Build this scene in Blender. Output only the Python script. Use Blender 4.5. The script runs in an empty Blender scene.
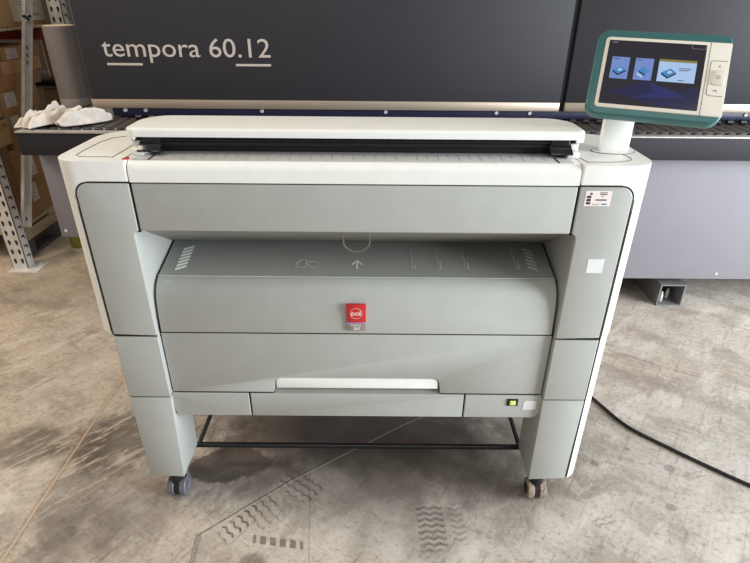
import bpy, bmesh, math, random
from mathutils import Vector, Matrix, noise, Euler
random.seed(7)
SC = bpy.context.scene
COL = SC.collection
PI = math.pi

# ------------------------------------------------------------------ materials
def srgb(r, g, b):
    def f(c):
        c /= 255.0
        return c/12.92 if c <= 0.04045 else ((c+0.055)/1.055)**2.4
    return (f(r), f(g), f(b))

class X:
    """small wrapper to write node maths as expressions"""
    nt = None
    def __init__(s, sock): s.s = sock
    @staticmethod
    def op(o, *a):
        n = X.nt.nodes.new('ShaderNodeMath'); n.operation = o
        for i, v in enumerate(a):
            if isinstance(v, X): X.nt.links.new(v.s, n.inputs[i])
            else: n.inputs[i].default_value = v
        return X(n.outputs[0])
    def __add__(s, o): return X.op('ADD', s, o)
    def __radd__(s, o): return X.op('ADD', o, s)
    def __sub__(s, o): return X.op('SUBTRACT', s, o)
    def __rsub__(s, o): return X.op('SUBTRACT', o, s)
    def __mul__(s, o): return X.op('MULTIPLY', s, o)
    def __rmul__(s, o): return X.op('MULTIPLY', o, s)
    def __truediv__(s, o): return X.op('DIVIDE', s, o)
    def abs(s): return X.op('ABSOLUTE', s)
    def fract(s): return X.op('FRACT', s)
    def sqrt(s): return X.op('SQRT', s)
    def pow(s, p): return X.op('POWER', s, p)
    def max(s, o): return X.op('MAXIMUM', s, o)
    def min(s, o): return X.op('MINIMUM', s, o)
    def sat(s): return X.op('MINIMUM', X.op('MAXIMUM', s, 0.0), 1.0)
    def step(s, a, b):      # 0 at a, 1 at b, smooth
        n = X.nt.nodes.new('ShaderNodeMapRange'); n.interpolation_type = 'SMOOTHSTEP'
        X.nt.links.new(s.s, n.inputs[0])
        lo, hi = (a, b) if a < b else (b, a)
        n.inputs[1].default_value = lo; n.inputs[2].default_value = hi
        n.inputs[3].default_value = 0.0 if a < b else 1.0
        n.inputs[4].default_value = 1.0 if a < b else 0.0
        return X(n.outputs[0])

def xnoise(vec, scale, detail=4, rough=.55, stretch=(1, 1, 1), rot=0.0, off=(0, 0, 0)):
    nt = X.nt
    m = nt.nodes.new('ShaderNodeMapping'); m.inputs['Scale'].default_value = stretch
    m.inputs['Location'].default_value = off
    r = nt.nodes.new('ShaderNodeMapping'); r.inputs['Rotation'].default_value = (0, 0, rot)
    nt.links.new(vec, r.inputs[0]); nt.links.new(r.outputs[0], m.inputs[0])
    n = nt.nodes.new('ShaderNodeTexNoise'); n.inputs['Scale'].default_value = scale
    n.inputs['Detail'].default_value = detail; n.inputs['Roughness'].default_value = rough
    nt.links.new(m.outputs[0], n.inputs['Vector'])
    return X(n.outputs[0])

def mixc(fac, a, b):
    nt = X.nt
    n = nt.nodes.new('ShaderNodeMix'); n.data_type = 'RGBA'
    if isinstance(fac, X): nt.links.new(fac.s, n.inputs[0])
    else: n.inputs[0].default_value = fac
    for v, i in ((a, 6), (b, 7)):
        if isinstance(v, tuple): n.inputs[i].default_value = (*v[:3], 1)
        else: nt.links.new(v, n.inputs[i])
    return n.outputs[2]

def base_mat(name):
    m = bpy.data.materials.new(name); m.use_nodes = True
    nt = m.node_tree; X.nt = nt
    b = nt.nodes['Principled BSDF']
    return m, nt, b

def mat(name, rgb, rough=.5, metal=0.0, var=.06, scale=14.0, bump=0.0, bscale=200.0, spec=.5,
        emit=None, estr=1.0, stretch=(1, 1, 1), coat=0.0):
    m, nt, b = base_mat(name)
    tc = nt.nodes.new('ShaderNodeTexCoord').outputs['Object']
    c = srgb(*rgb)
    n = xnoise(tc, scale, 5, .6, stretch)
    col = mixc(n.step(.3, .7), tuple(v*(1-var) for v in c), tuple(min(1, v*(1+var)) for v in c))
    nt.links.new(col, b.inputs['Base Color'])
    b.inputs['Roughness'].default_value = rough
    b.inputs['Metallic'].default_value = metal
    b.inputs['Specular IOR Level'].default_value = spec
    if coat: b.inputs['Coat Weight'].default_value = coat
    if bump:
        bn = xnoise(tc, bscale, 3, .6, stretch)
        bp = nt.nodes.new('ShaderNodeBump'); bp.inputs['Strength'].default_value = bump
        bp.inputs['Distance'].default_value = .002
        nt.links.new(bn.s, bp.inputs['Height']); nt.links.new(bp.outputs[0], b.inputs['Normal'])
    if emit:
        b.inputs['Emission Color'].default_value = (*srgb(*emit), 1)
        b.inputs['Emission Strength'].default_value = estr
    return m

M = {}
M['white'] = mat('white_plastic', (240, 240, 234), .42, var=.02, bump=.05, bscale=600)
M['grey'] = mat('grey_plastic', (176, 178, 172), .46, var=.025, bump=.06, bscale=600)
M['guide'] = mat('dark_grey_guide', (146, 148, 143), .5, var=.03, bump=.05, bscale=500)
M['under'] = mat('inner_grey', (150, 150, 143), .6, var=.04)
M['black'] = mat('black_plastic', (22, 22, 23), .45, var=.1)
M['gap'] = mat('gap_black', (14, 14, 15), .8, var=.1)
M['gloss'] = mat('glossy_black', (24, 24, 26), .2, var=.1)
M['line'] = mat('seam_grey', (92, 93, 90), .7, var=.05)
M['foldglint'] = mat('fold_glint_paint', (196, 198, 192), .5, var=.03)
M['print'] = mat('white_print', (238, 239, 234), .6, var=.02)
M['printdim'] = mat('pale_print', (198, 200, 196), .6, var=.02)
M['glass'] = mat('scan_glass', (188, 188, 187), .25, var=.05, scale=40)
M['tick'] = mat('tick_grey', (120, 120, 120), .6, var=.03)
M['red'] = mat('red_badge', (200, 42, 46), .35, var=.04)
M['badgegrey'] = mat('badge_grey', (146, 136, 130), .4, var=.05)
M['violet'] = mat('badge_violet', (160, 140, 180), .4, var=.03)
M['sticker'] = mat('sticker_paper', (238, 226, 218), .6, var=.02)
M['stickerwhite'] = mat('sticker_white', (232, 232, 232), .6, var=.04, scale=60)
M['ink'] = mat('ink', (56, 48, 62), .7, var=.05)
M['inkpale'] = mat('ink_pale', (150, 140, 142), .7, var=.05)
M['teal'] = mat('teal_plastic', (54, 106, 106), .32, var=.03)
M['bezel'] = mat('bezel_white', (228, 223, 210), .42, var=.02)
M['lime'] = mat('lime_indicator', (206, 216, 120), .4, emit=(200, 214, 110), estr=.35)
M['screen'] = mat('screen', (18, 18, 24), .12, var=.2, scale=5, emit=(44, 40, 50), estr=.55)
M['scr_blue'] = mat('screen_blue', (10, 10, 20), .12, emit=(38, 38, 78), estr=.7)
M['scr_blue2'] = mat('screen_blue2', (10, 10, 20), .12, emit=(40, 50, 108), estr=.7)
M['tile'] = mat('screen_tile', (10, 10, 20), .12, emit=(124, 150, 214), estr=.75)
M['tile_pale'] = mat('screen_tile_pale', (10, 10, 20), .12, emit=(178, 206, 246), estr=.8)
M['tile_gold'] = mat('screen_tile_gold', (20, 20, 10), .12, emit=(140, 130, 66), estr=.8)
M['ico_dark'] = mat('icon_dark', (8, 10, 16), .12, emit=(22, 32, 52), estr=.7)
M['ico_blue'] = mat('icon_blue', (8, 10, 16), .12, emit=(70, 140, 206), estr=.8)
M['ico_light'] = mat('icon_light', (8, 10, 16), .12, emit=(178, 214, 240), estr=.8)
M['hood'] = mat('hood_charcoal', (46, 45, 49), .55, var=.04, scale=3, spec=.3)
M['skirt'] = mat('skirt_charcoal', (40, 39, 43), .62, var=.05, scale=4, spec=.22)
M['lip'] = mat('worn_metal_lip', (168, 164, 160), .4, .3, var=.12, scale=30)
M['steel'] = mat('brushed_steel', (186, 170, 152), .46, .7, var=.1, scale=18, stretch=(.15, 1, 12))
M['navy'] = mat('navy_rail', (36, 36, 64), .45, var=.1)
M['letter'] = mat('letter_beige', (186, 174, 164), .5, var=.03)
M['bed'] = mat('bed_dark', (66, 60, 58), .6, var=.2, scale=25)
M['bedgrey'] = mat('bed_grey', (132, 129, 132), .5, .2, var=.12, scale=25)
M['bodygrey'] = mat('body_grey', (131, 128, 133), .6, var=.03, scale=3, spec=.3, bump=.05, bscale=300)
M['galv'] = mat('galvanised', (206, 201, 194), .55, .05, var=.1, scale=20)
M['tube'] = mat('tube_steel', (120, 118, 119), .55, .1, var=.12, scale=20, spec=.3)
M['galvdark'] = mat('steel_dark', (92, 90, 90), .5, .4, var=.2, scale=20)
M['slot'] = mat('slot_dark', (34, 31, 28), .8, var=.2)
M['orange'] = mat('beam_rust_orange', (150, 52, 28), .5, var=.15, scale=12)
M['card'] = mat('cardboard', (158, 119, 80), .85, var=.1, scale=6, bump=.15, bscale=120)
M['card2'] = mat('cardboard_light', (180, 142, 100), .85, var=.1, scale=6, bump=.15, bscale=120)
M['card3'] = mat('cardboard_dull', (136, 106, 76), .85, var=.12, scale=6, bump=.15, bscale=120)
M['cardwhite'] = mat('cardboard_white', (208, 198, 180), .8, var=.05, scale=8)
M['tape'] = mat('packing_tape', (176, 140, 96), .3, var=.06)
M['paper'] = mat('label_paper', (206, 200, 192), .7, var=.04)
M['wood'] = mat('pallet_wood', (186, 168, 140), .8, var=.18, scale=9, stretch=(1, .2, 1))
M['rollwrap'] = mat('grey_wrap', (126, 120, 115), .38, var=.06, scale=8, bump=.3, bscale=14)
M['rolltape'] = mat('clear_tape', (158, 152, 146), .3, var=.06, scale=14)
M['rollend'] = mat('roll_end', (214, 196, 170), .7, var=.05)
M['cloth'] = mat('rag_cloth', (222, 212, 200), .9, var=.12, scale=30, bump=.1, bscale=240)
M['rubber'] = mat('caster_grey', (98, 98, 104), .5, var=.12, scale=60)
M['dirtytread'] = mat('caster_dirty', (150, 134, 116), .8, var=.5, scale=160)
M['wire'] = mat('bent_wire', (150, 146, 138), .35, .7)
M['cable'] = mat('cable_black', (26, 26, 28), .45, var=.1)
M['pailgreen'] = mat('pail_green', (112, 116, 40), .45, var=.12, scale=20)
M['pailwhite'] = mat('pail_white', (198, 192, 176), .5, var=.05)
M['wall'] = mat('wall_paint', (74, 62, 54), .9, var=.06)

# ------------------------------------------------------------------ mesh helpers
def rrect(x0, y0, x1, y1, r, seg=5):
    """rounded rectangle outline; r is one radius or (bl, br, tr, tl)"""
    if not isinstance(r, (tuple, list)): r = (r,)*4
    out = []
    for (cx, cy, a0, rr) in ((x0, y0, PI, r[0]), (x1, y0, 1.5*PI, r[1]), (x1, y1, 0, r[2]), (x0, y1, .5*PI, r[3])):
        if rr <= 1e-6: out.append((cx, cy)); continue
        ox = cx + rr*(1 if cx == x0 else -1); oy = cy + rr*(1 if cy == y0 else -1)
        for k in range(seg+1):
            a = a0 + .5*PI*k/seg
            out.append((ox+rr*math.cos(a), oy+rr*math.sin(a)))
    return out

class MB:
    def __init__(s): s.bm = bmesh.new()
    def _merge(s, t, bevel=0, seg=2, mi=0, ang=30, sel=None):
        bmesh.ops.recalc_face_normals(t, faces=t.faces)
        if bevel:
            es = [e for e in t.edges if len(e.link_faces) == 2 and e.calc_face_angle(0) > math.radians(ang)
                  and (sel is None or sel(e))]
            if es:
                bmesh.ops.bevel(t, geom=es, offset=bevel, segments=seg, affect='EDGES', profile=.5, clamp_overlap=True)
        for f in t.faces: f.material_index = mi
        me = bpy.data.meshes.new('tmp'); t.to_mesh(me); t.free()
        s.bm.from_mesh(me); bpy.data.meshes.remove(me)
        return s
    def prism(s, out, axis, a, b, bevel=0, seg=2, mi=0, xf=None, ang=30, sel=None):
        t = bmesh.new()
        def p(u, v, w):
            return {'x': (w, u, v), 'y': (u, w, v), 'z': (u, v, w)}[axis]
        A = [t.verts.new(p(u, v, a)) for u, v in out]; B = [t.verts.new(p(u, v, b)) for u, v in out]
        t.faces.new(A); t.faces.new(B[::-1])
        n = len(out)
        for i in range(n): t.faces.new((A[i], B[i], B[(i+1) % n], A[(i+1) % n]))
        if xf: bmesh.ops.transform(t, matrix=xf, verts=t.verts)
        return s._merge(t, bevel, seg, mi, ang, sel)
    def box(s, lo, hi, bevel=0, seg=2, mi=0, xf=None, sel=None):
        return s.prism([(lo[0], lo[1]), (hi[0], lo[1]), (hi[0], hi[1]), (lo[0], hi[1])], 'z', lo[2], hi[2], bevel, seg, mi, xf, sel=sel)
    def hull8(s, pts, bevel=0, seg=2, mi=0):
        """box with eight free corners: bottom ring of four, then top ring of four"""
        t = bmesh.new(); v = [t.verts.new(p) for p in pts]
        for f in ((0, 1, 2, 3), (4, 5, 6, 7), (0, 1, 5, 4), (1, 2, 6, 5), (2, 3, 7, 6), (3, 0, 4, 7)):
            t.faces.new([v[i] for i in f])
        return s._merge(t, bevel, seg, mi)
    def poly(s, pts, th, nrm, mi=0):
        t = bmesh.new(); n = Vector(nrm).normalized()*th
        A = [t.verts.new(p) for p in pts]; B = [t.verts.new(Vector(p)+n) for p in pts]
        t.faces.new(A); t.faces.new(B[::-1]); k = len(pts)
        for i in range(k): t.faces.new((A[i], B[i], B[(i+1) % k], A[(i+1) % k]))
        return s._merge(t, 0, 1, mi)
    def tube(s, pts, r, n=10, mi=0, closed=False):
        t = bmesh.new(); pts = [Vector(p) for p in pts]; rings = []; up = Vector((0, 0, 1))
        K = len(pts)
        for i, p in enumerate(pts):
            if closed: d = pts[(i+1) % K]-pts[i-1]
            else: d = pts[min(i+1, K-1)]-pts[max(i-1, 0)]
            d.normalize()
            a = d.cross(up)
            if a.length < 1e-3: a = d.cross(Vector((1, 0, 0)))
            a.normalize(); b = a.cross(d)
            rings.append([t.verts.new(p+r*(math.cos(2*PI*k/n)*a+math.sin(2*PI*k/n)*b)) for k in range(n)])
        for i in range(K if closed else K-1):
            A, B = rings[i], rings[(i+1) % K]
            for k in range(n): t.faces.new((A[k], A[(k+1) % n], B[(k+1) % n], B[k]))
        if not closed: t.faces.new(rings[0][::-1]); t.faces.new(rings[-1])
        return s._merge(t, 0, 1, mi)
    def lathe(s, prof, c, axis='z', n=28, mi=0):
        """profile of (radius, height) turned about an axis through c"""
        t = bmesh.new(); rings = []
        for r, h in prof:
            ring = []
            for k in range(n):
                a = 2*PI*k/n; u, v = max(r, 1e-5)*math.cos(a), max(r, 1e-5)*math.sin(a)
                q = {'z': (u, v, h), 'x': (h, u, v), 'y': (u, h, v)}[axis]
                ring.append(t.verts.new((c[0]+q[0], c[1]+q[1], c[2]+q[2])))
            rings.append(ring)
        for A, B in zip(rings, rings[1:]):
            for k in range(n): t.faces.new((A[k], A[(k+1) % n], B[(k+1) % n], B[k]))
        t.faces.new(rings[0][::-1]); t.faces.new(rings[-1])
        return s._merge(t, 0, 1, mi)
    def build(s, name, mats, parent=None, smooth=38, off=None):
        me = bpy.data.meshes.new(name)
        if parent is not None and off is None:
            r = parent
            while r.parent: r = r.parent
            off = r.location
        if off is not None: bmesh.ops.translate(s.bm, vec=-Vector(off), verts=s.bm.verts)
        s.bm.to_mesh(me); s.bm.free()
        for m in (mats if isinstance(mats, (list, tuple)) else [mats]): me.materials.append(m)
        for p in me.polygons: p.use_smooth = True
        me.set_sharp_from_angle(angle=math.radians(smooth))
        o = bpy.data.objects.new(name, me); COL.objects.link(o)
        if parent is not None: o.parent = parent
        elif off is not None: o.location = off
        return o

def text_mb(body, p0, width, height, ex=.0008, xf=None, mi=0, mb=None, keep=False, bold=0.0):
    """text as a mesh in the xz plane, lower left at p0, scaled to a width and height"""
    cu = bpy.data.curves.new('t', 'FONT'); cu.body = body; cu.extrude = .0; cu.resolution_u = 3; cu.offset = bold
    ob = bpy.data.objects.new('t', cu); COL.objects.link(ob)
    dg = bpy.context.evaluated_depsgraph_get(); dg.update()
    me = bpy.data.meshes.new_from_object(ob.evaluated_get(dg))
    bpy.data.objects.remove(ob); bpy.data.curves.remove(cu)
    t = bmesh.new(); t.from_mesh(me); bpy.data.meshes.remove(me)
    xs = [v.co.x for v in t.verts]; ys = [v.co.y for v in t.verts]
    sx = width/(max(xs)-min(xs)); sy = height/(max(ys)-min(ys)) if height else sx
    x0, y0 = min(xs), min(ys)
    for v in t.verts: v.co = ((v.co.x-x0)*sx, 0, (v.co.y-y0)*sy)
    g = bmesh.ops.extrude_face_region(t, geom=list(t.faces))
    for v in g['geom']:
        if isinstance(v, bmesh.types.BMVert): v.co.y -= ex
    T = Matrix.Translation(Vector(p0))
    bmesh.ops.transform(t, matrix=T, verts=t.verts)
    if xf: bmesh.ops.transform(t, matrix=xf, verts=t.verts)
    mb = mb or MB()
    mb._merge(t, 0, 1, mi)
    return mb

def tag(o, label=None, cat=None, group=None, kind=None):
    if label: o['label'] = label
    if cat: o['category'] = cat
    if group: o['group'] = group
    if kind: o['kind'] = kind
    return o
def empty(name, loc, label=None, cat=None, group=None):
    o = bpy.data.objects.new(name, None); COL.objects.link(o); o.location = loc
    o.empty_display_size = .1
    return tag(o, label, cat, group)

# ------------------------------------------------------------------ floor
def floor_material():
    m, nt, b = base_mat('worn_concrete')
    geo = nt.nodes.new('ShaderNodeNewGeometry').outputs['Position']
    sp = nt.nodes.new('ShaderNodeSeparateXYZ'); nt.links.new(geo, sp.inputs[0])
    x, y = X(sp.outputs[0]), X(sp.outputs[1])
    big = xnoise(geo, 1.1, 6, .6)
    mid = xnoise(geo, 5.0, 6, .65)
    fine = xnoise(geo, 55.0, 5, .7)
    grit = xnoise(geo, 210.0, 2, .7)
    col = mixc(big.step(.32, .68), srgb(180, 168, 154), srgb(207, 198, 186))
    tan = (xnoise(geo, .8, 4, .6, off=(3, 1, 0)) + (x*-.22) - .1).step(.45, .95)
    col = mixc(tan*.75, col, srgb(206, 184, 154))
    col = mixc(mid.step(.38, .3)*.0 + mid.step(.55, .34)*.38, col, srgb(122, 110, 97))
    # trowel and drag scratches in two directions
    s1 = xnoise(geo, 3.0, 6, .7, (1, 14, 1), .62)
    s2 = xnoise(geo, 3.4, 6, .7, (1, 16, 1), -.95, (4, 2, 0))
    s3 = xnoise(geo, 5, 5, .75, (1, 22, 1), .25, (1, 7, 0))
    col = mixc(s1.step(.54, .66)*.6, col, srgb(206, 198, 186))
    col = mixc(s2.step(.55, .68)*.6, col, srgb(128, 115, 103))
    col = mixc(s3.step(.57, .68)*.5, col, srgb(212, 203, 192))
    col = mixc(fine.step(.50, .68)*.5, col, srgb(120, 108, 96))
    col = mixc(fine.step(.48, .32)*.45, col, srgb(206, 198, 188))
    col = mixc(grit.step(.55, .68)*.4, col, srgb(112, 102, 92))
    warp = (xnoise(geo, 7.0, 5, .65)-.5)
    warp2 = (xnoise(geo, 24.0, 4, .6)-.5)
    def ell(cx, cy, rx, ry, rot=0.0, soft=.35, w=.5):
        c, s = math.cos(rot), math.sin(rot)
        dx, dy = x-cx, y-cy
        u, v = (dx*c+dy*s)/rx, (dy*c-dx*s)/ry
        return ((u*u+v*v).sqrt() + warp*w*2).step(1.0+soft*.5, 1.0-soft*.5)
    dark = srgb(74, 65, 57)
    rag1 = xnoise(geo, 2.6, 10, .74, (1, 1.7, 1), .5, (6, 1, 0)); rag2 = xnoise(geo, 3.2, 10, .76, (1, 2.2, 1), -.8, (2, 9, 0))
    col = mixc(rag1.step(.50, .58)*.42, col, srgb(138, 125, 112))
    col = mixc(rag2.step(.53, .60)*.42, col, srgb(222, 214, 202))
    # oil and dirt stains, with the printer's shade painted in beneath it
    for cx, cy, rx, ry, rot, soft, k, w in (
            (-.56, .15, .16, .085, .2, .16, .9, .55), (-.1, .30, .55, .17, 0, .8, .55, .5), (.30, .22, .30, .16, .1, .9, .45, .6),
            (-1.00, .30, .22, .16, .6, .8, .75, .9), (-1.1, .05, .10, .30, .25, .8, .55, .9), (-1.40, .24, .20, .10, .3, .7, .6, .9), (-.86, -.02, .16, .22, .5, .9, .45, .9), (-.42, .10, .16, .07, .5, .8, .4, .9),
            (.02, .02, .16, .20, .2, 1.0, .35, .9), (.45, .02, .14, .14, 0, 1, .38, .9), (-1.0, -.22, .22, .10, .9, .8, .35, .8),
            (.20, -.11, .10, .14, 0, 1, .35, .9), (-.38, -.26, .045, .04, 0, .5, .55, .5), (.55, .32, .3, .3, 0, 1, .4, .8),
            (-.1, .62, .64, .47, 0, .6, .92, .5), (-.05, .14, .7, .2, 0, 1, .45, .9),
            (.86, .17, .016, .014, 0, .5, .45, .2), (1.14, .15, .022, .018, 0, .5, .5, .2), (1.06, -.03, .02, .016, 0, .5, .45, .2),
            (1.02, .25, .010, .010, 0, .5, .45, .2), (.80, .03, .05, .02, .4, .8, .35, .6), (-1.9, 1.55, .7, .3, 0, 1, .35, .7)):
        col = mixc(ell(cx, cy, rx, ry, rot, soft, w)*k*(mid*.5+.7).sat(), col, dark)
    # pale worn patches on the left
    pal = xnoise(geo, 6, 8, .75, (1, 5.0, 1), -.75, (2, 5, 0))
    col = mixc(ell(-1.18, .22, .34, .26, .3, 1, .8)*pal.step(.50, .60)*.75, col, srgb(205, 192, 172))
    # tyre tracks: zigzag tread bars
    def tread(cx, cy, rot, lx, ly, pitch, amp, tri, k, thick=.45):
        nonlocal col
        c, s = math.cos(rot), math.sin(rot)
        dx, dy = x-cx, y-cy
        u, v = dx*c+dy*s, dy*c-dx*s
        zz = ((u/tri).fract()-.5).abs()*amp*2
        bar = ((v+zz+warp2*.006)/pitch).fract()
        bars = (bar-.5).abs().step(thick*.5, thick*.5-.14)
        win = u.abs().step(lx, lx*.86)*v.abs().step(ly, ly*.8)
        col = mixc(bars*win*(mid.step(.34, .52)*.7+.3)*(fine.step(.66, .40)*.55+.45)*k, col, srgb(80, 72, 65))
    tread(-.435, -.085, -.75, .034, .12, .030, .007, .034, .95)
    tread(-.335, -.06, -.75, .030, .10, .030, .007, .034, .45)
    tread(-.27, .05, -.62, .085, .055, .030, .008, .036, .75)
    tread(-.315, -.175, -.12, .088, .017, .5, .0, .03, .0)
    tread(.20, -.12, .05, .050, .10, .024, .009, .038, .75, .6)
    tread(.29, -.10, .05, .025, .09, .024, .009, .038, .4, .6)
    tread(.47, -.10, .0, .07, .07, .030, .0, .05, .22, .3)
    tread(.80, -.085, .3, .045, .022, .022, .008, .03, .5)
    tread(1.22, .12, .3, .045, .02, .022, .008, .03, .4)
    # a row of dark lug marks
    c, s = math.cos(-.13), math.sin(-.13)
    dx, dy = x+.315, y+.18
    u, v = dx*c+dy*s+(dy*c-dx*s)*.25, dy*c-dx*s
    lug = ((u/.034).fract()-.5).abs().step(.36, .24)*u.abs().step(.088, .084)*(v+warp2*.01).abs().step(.017, .013)
    col = mixc(lug*.7*(fine.step(.68, .46)*.25+.75), col, srgb(72, 64, 57))
    # lines: segment distance masks
    def seg(x0, y0, x1, y1, w, soft=.5, wob=.012):
        L = math.hypot(x1-x0, y1-y0); cx, cy = (x1-x0)/L, (y1-y0)/L
        dx, dy = x-x0, y-y0
        t = dx*cx+dy*cy; d = (dy*cx-dx*cy + warp*wob + warp2*wob*.4).abs()
        return d.step(w, w*(1-soft))*t.step(-.01, 0.0)*t.step(L+.01, L)
    j = seg(-1.185, -1.2, -1.185, .95, .022, 1, .02)
    col = mixc(j*.45, col, srgb(112, 92, 74))
    j = seg(-1.185, -1.2, -1.185, .95, .006, .6, .008)
    col = mixc(j*.8, col, srgb(204, 176, 146))
    for q in ((-.585, -.156, -.312, .079, .0035), (-.312, .079, .11, .375, .003), (.11, .375, .5, .62, .0025)):
        col = mixc(seg(*q)*.8, col, srgb(78, 68, 60))
        col = mixc(seg(q[0]+.006, q[1]-.006, q[2]+.006, q[3]-.006, .003)*.35, col, srgb(200, 190, 176))
    g = seg(-.567, -.40, -.585, -.156, .012, .3)
    col = mixc(g*.6, col, srgb(70, 62, 55))
    col = mixc(g*grit.step(.45, .6)*.7, col, srgb(190, 180, 168))
    for q in ((.75, 1.2, 1.9, .5, .004), (-.1, .3, .25, .17, .002), (.05, -.02, .30, .13, .002), (-.24, .1, -.2, -.3, .0025)):
        col = mixc(seg(*q)*.4, col, srgb(92, 82, 74))
    col = mixc(seg(.90, .95, 1.75, .35, .05, 1, .06)*.35, col, srgb(130, 119, 108))
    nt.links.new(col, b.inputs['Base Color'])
    r = (mid*.25 + .5)
    nt.links.new(r.s, b.inputs['Roughness'])
    b.inputs['Specular IOR Level'].default_value = .35
    h = fine*.5 + grit*.3 + mid*.6
    bp = nt.nodes.new('ShaderNodeBump'); bp.inputs['Strength'].default_value = .22; bp.inputs['Distance'].default_value = .004
    nt.links.new(h.s, bp.inputs['Height']); nt.links.new(bp.outputs[0], b.inputs['Normal'])
    return m

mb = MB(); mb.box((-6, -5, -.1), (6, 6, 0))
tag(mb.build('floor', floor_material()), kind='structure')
mb = MB(); mb.box((-6, 6, 0), (6, 6.15, 4.5))
tag(mb.build('wall_back', M['wall']), kind='structure')

# ------------------------------------------------------------------ the wide format printer
XC = -.055
RT = empty('wide_format_printer', (XC, .30, 0),
           'large grey and white wide format printer on casters in front of the dark machine', 'printer')
def part(mb, name, mats, parent=RT, label=None, smooth=38):
    """mesh given in printer coordinates: u from the printer's middle, Y from its front, z up"""
    o = mb.build(name, mats, parent, smooth, off=(0, .30, 0))
    if label: o['label'] = label
    return o

def mir(out, s): return [(s*u, v) for u, v in out] if s > 0 else [(-u, v) for u, v in out][::-1]

# inner frame (grey casing behind the covers)
mb = MB()
mb.box((-.58, .252, .37), (.58, .52, 1.19), .004)
mb.box((-.58, .05, .37), (.58, .252, .68), .004)
mb.box((-.58, .021, 1.06), (.58, .252, 1.17), .004)
part(mb, 'body', M['under'])
# paper slope above the output slot
mb = MB(); mb.prism([(.022, 1.034), (.232, .9065), (.25, .9065), (.25, 1.03), (.022, 1.06)], 'x', -.597, .597)
part(mb, 'recess_panel', M['under'])
# top front strip of white, with rounded edge
mb = MB()
mb.prism([(.0, 1.1715), (.0, 1.2005), (.0017, 1.2092), (.0066, 1.2168), (.0130, 1.2222), (.0205, 1.2250), (.027, 1.2255), (.34, 1.2255), (.46, 1.15), (.46, 1.1715)], 'x', -.5815, .5815)
part(mb, 'top_cover', M['white'])
# front panel
mb = MB(); mb.box((-.5805, 0, 1.036), (.5805, .021, 1.1675), .0035, 3)
part(mb, 'front_panel', M['grey'])
mb = MB(); mb.box((-.585, .005, 1.05), (.585, .0205, 1.176), 0)
part(mb, 'panel_gap', M['gap'])

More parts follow.
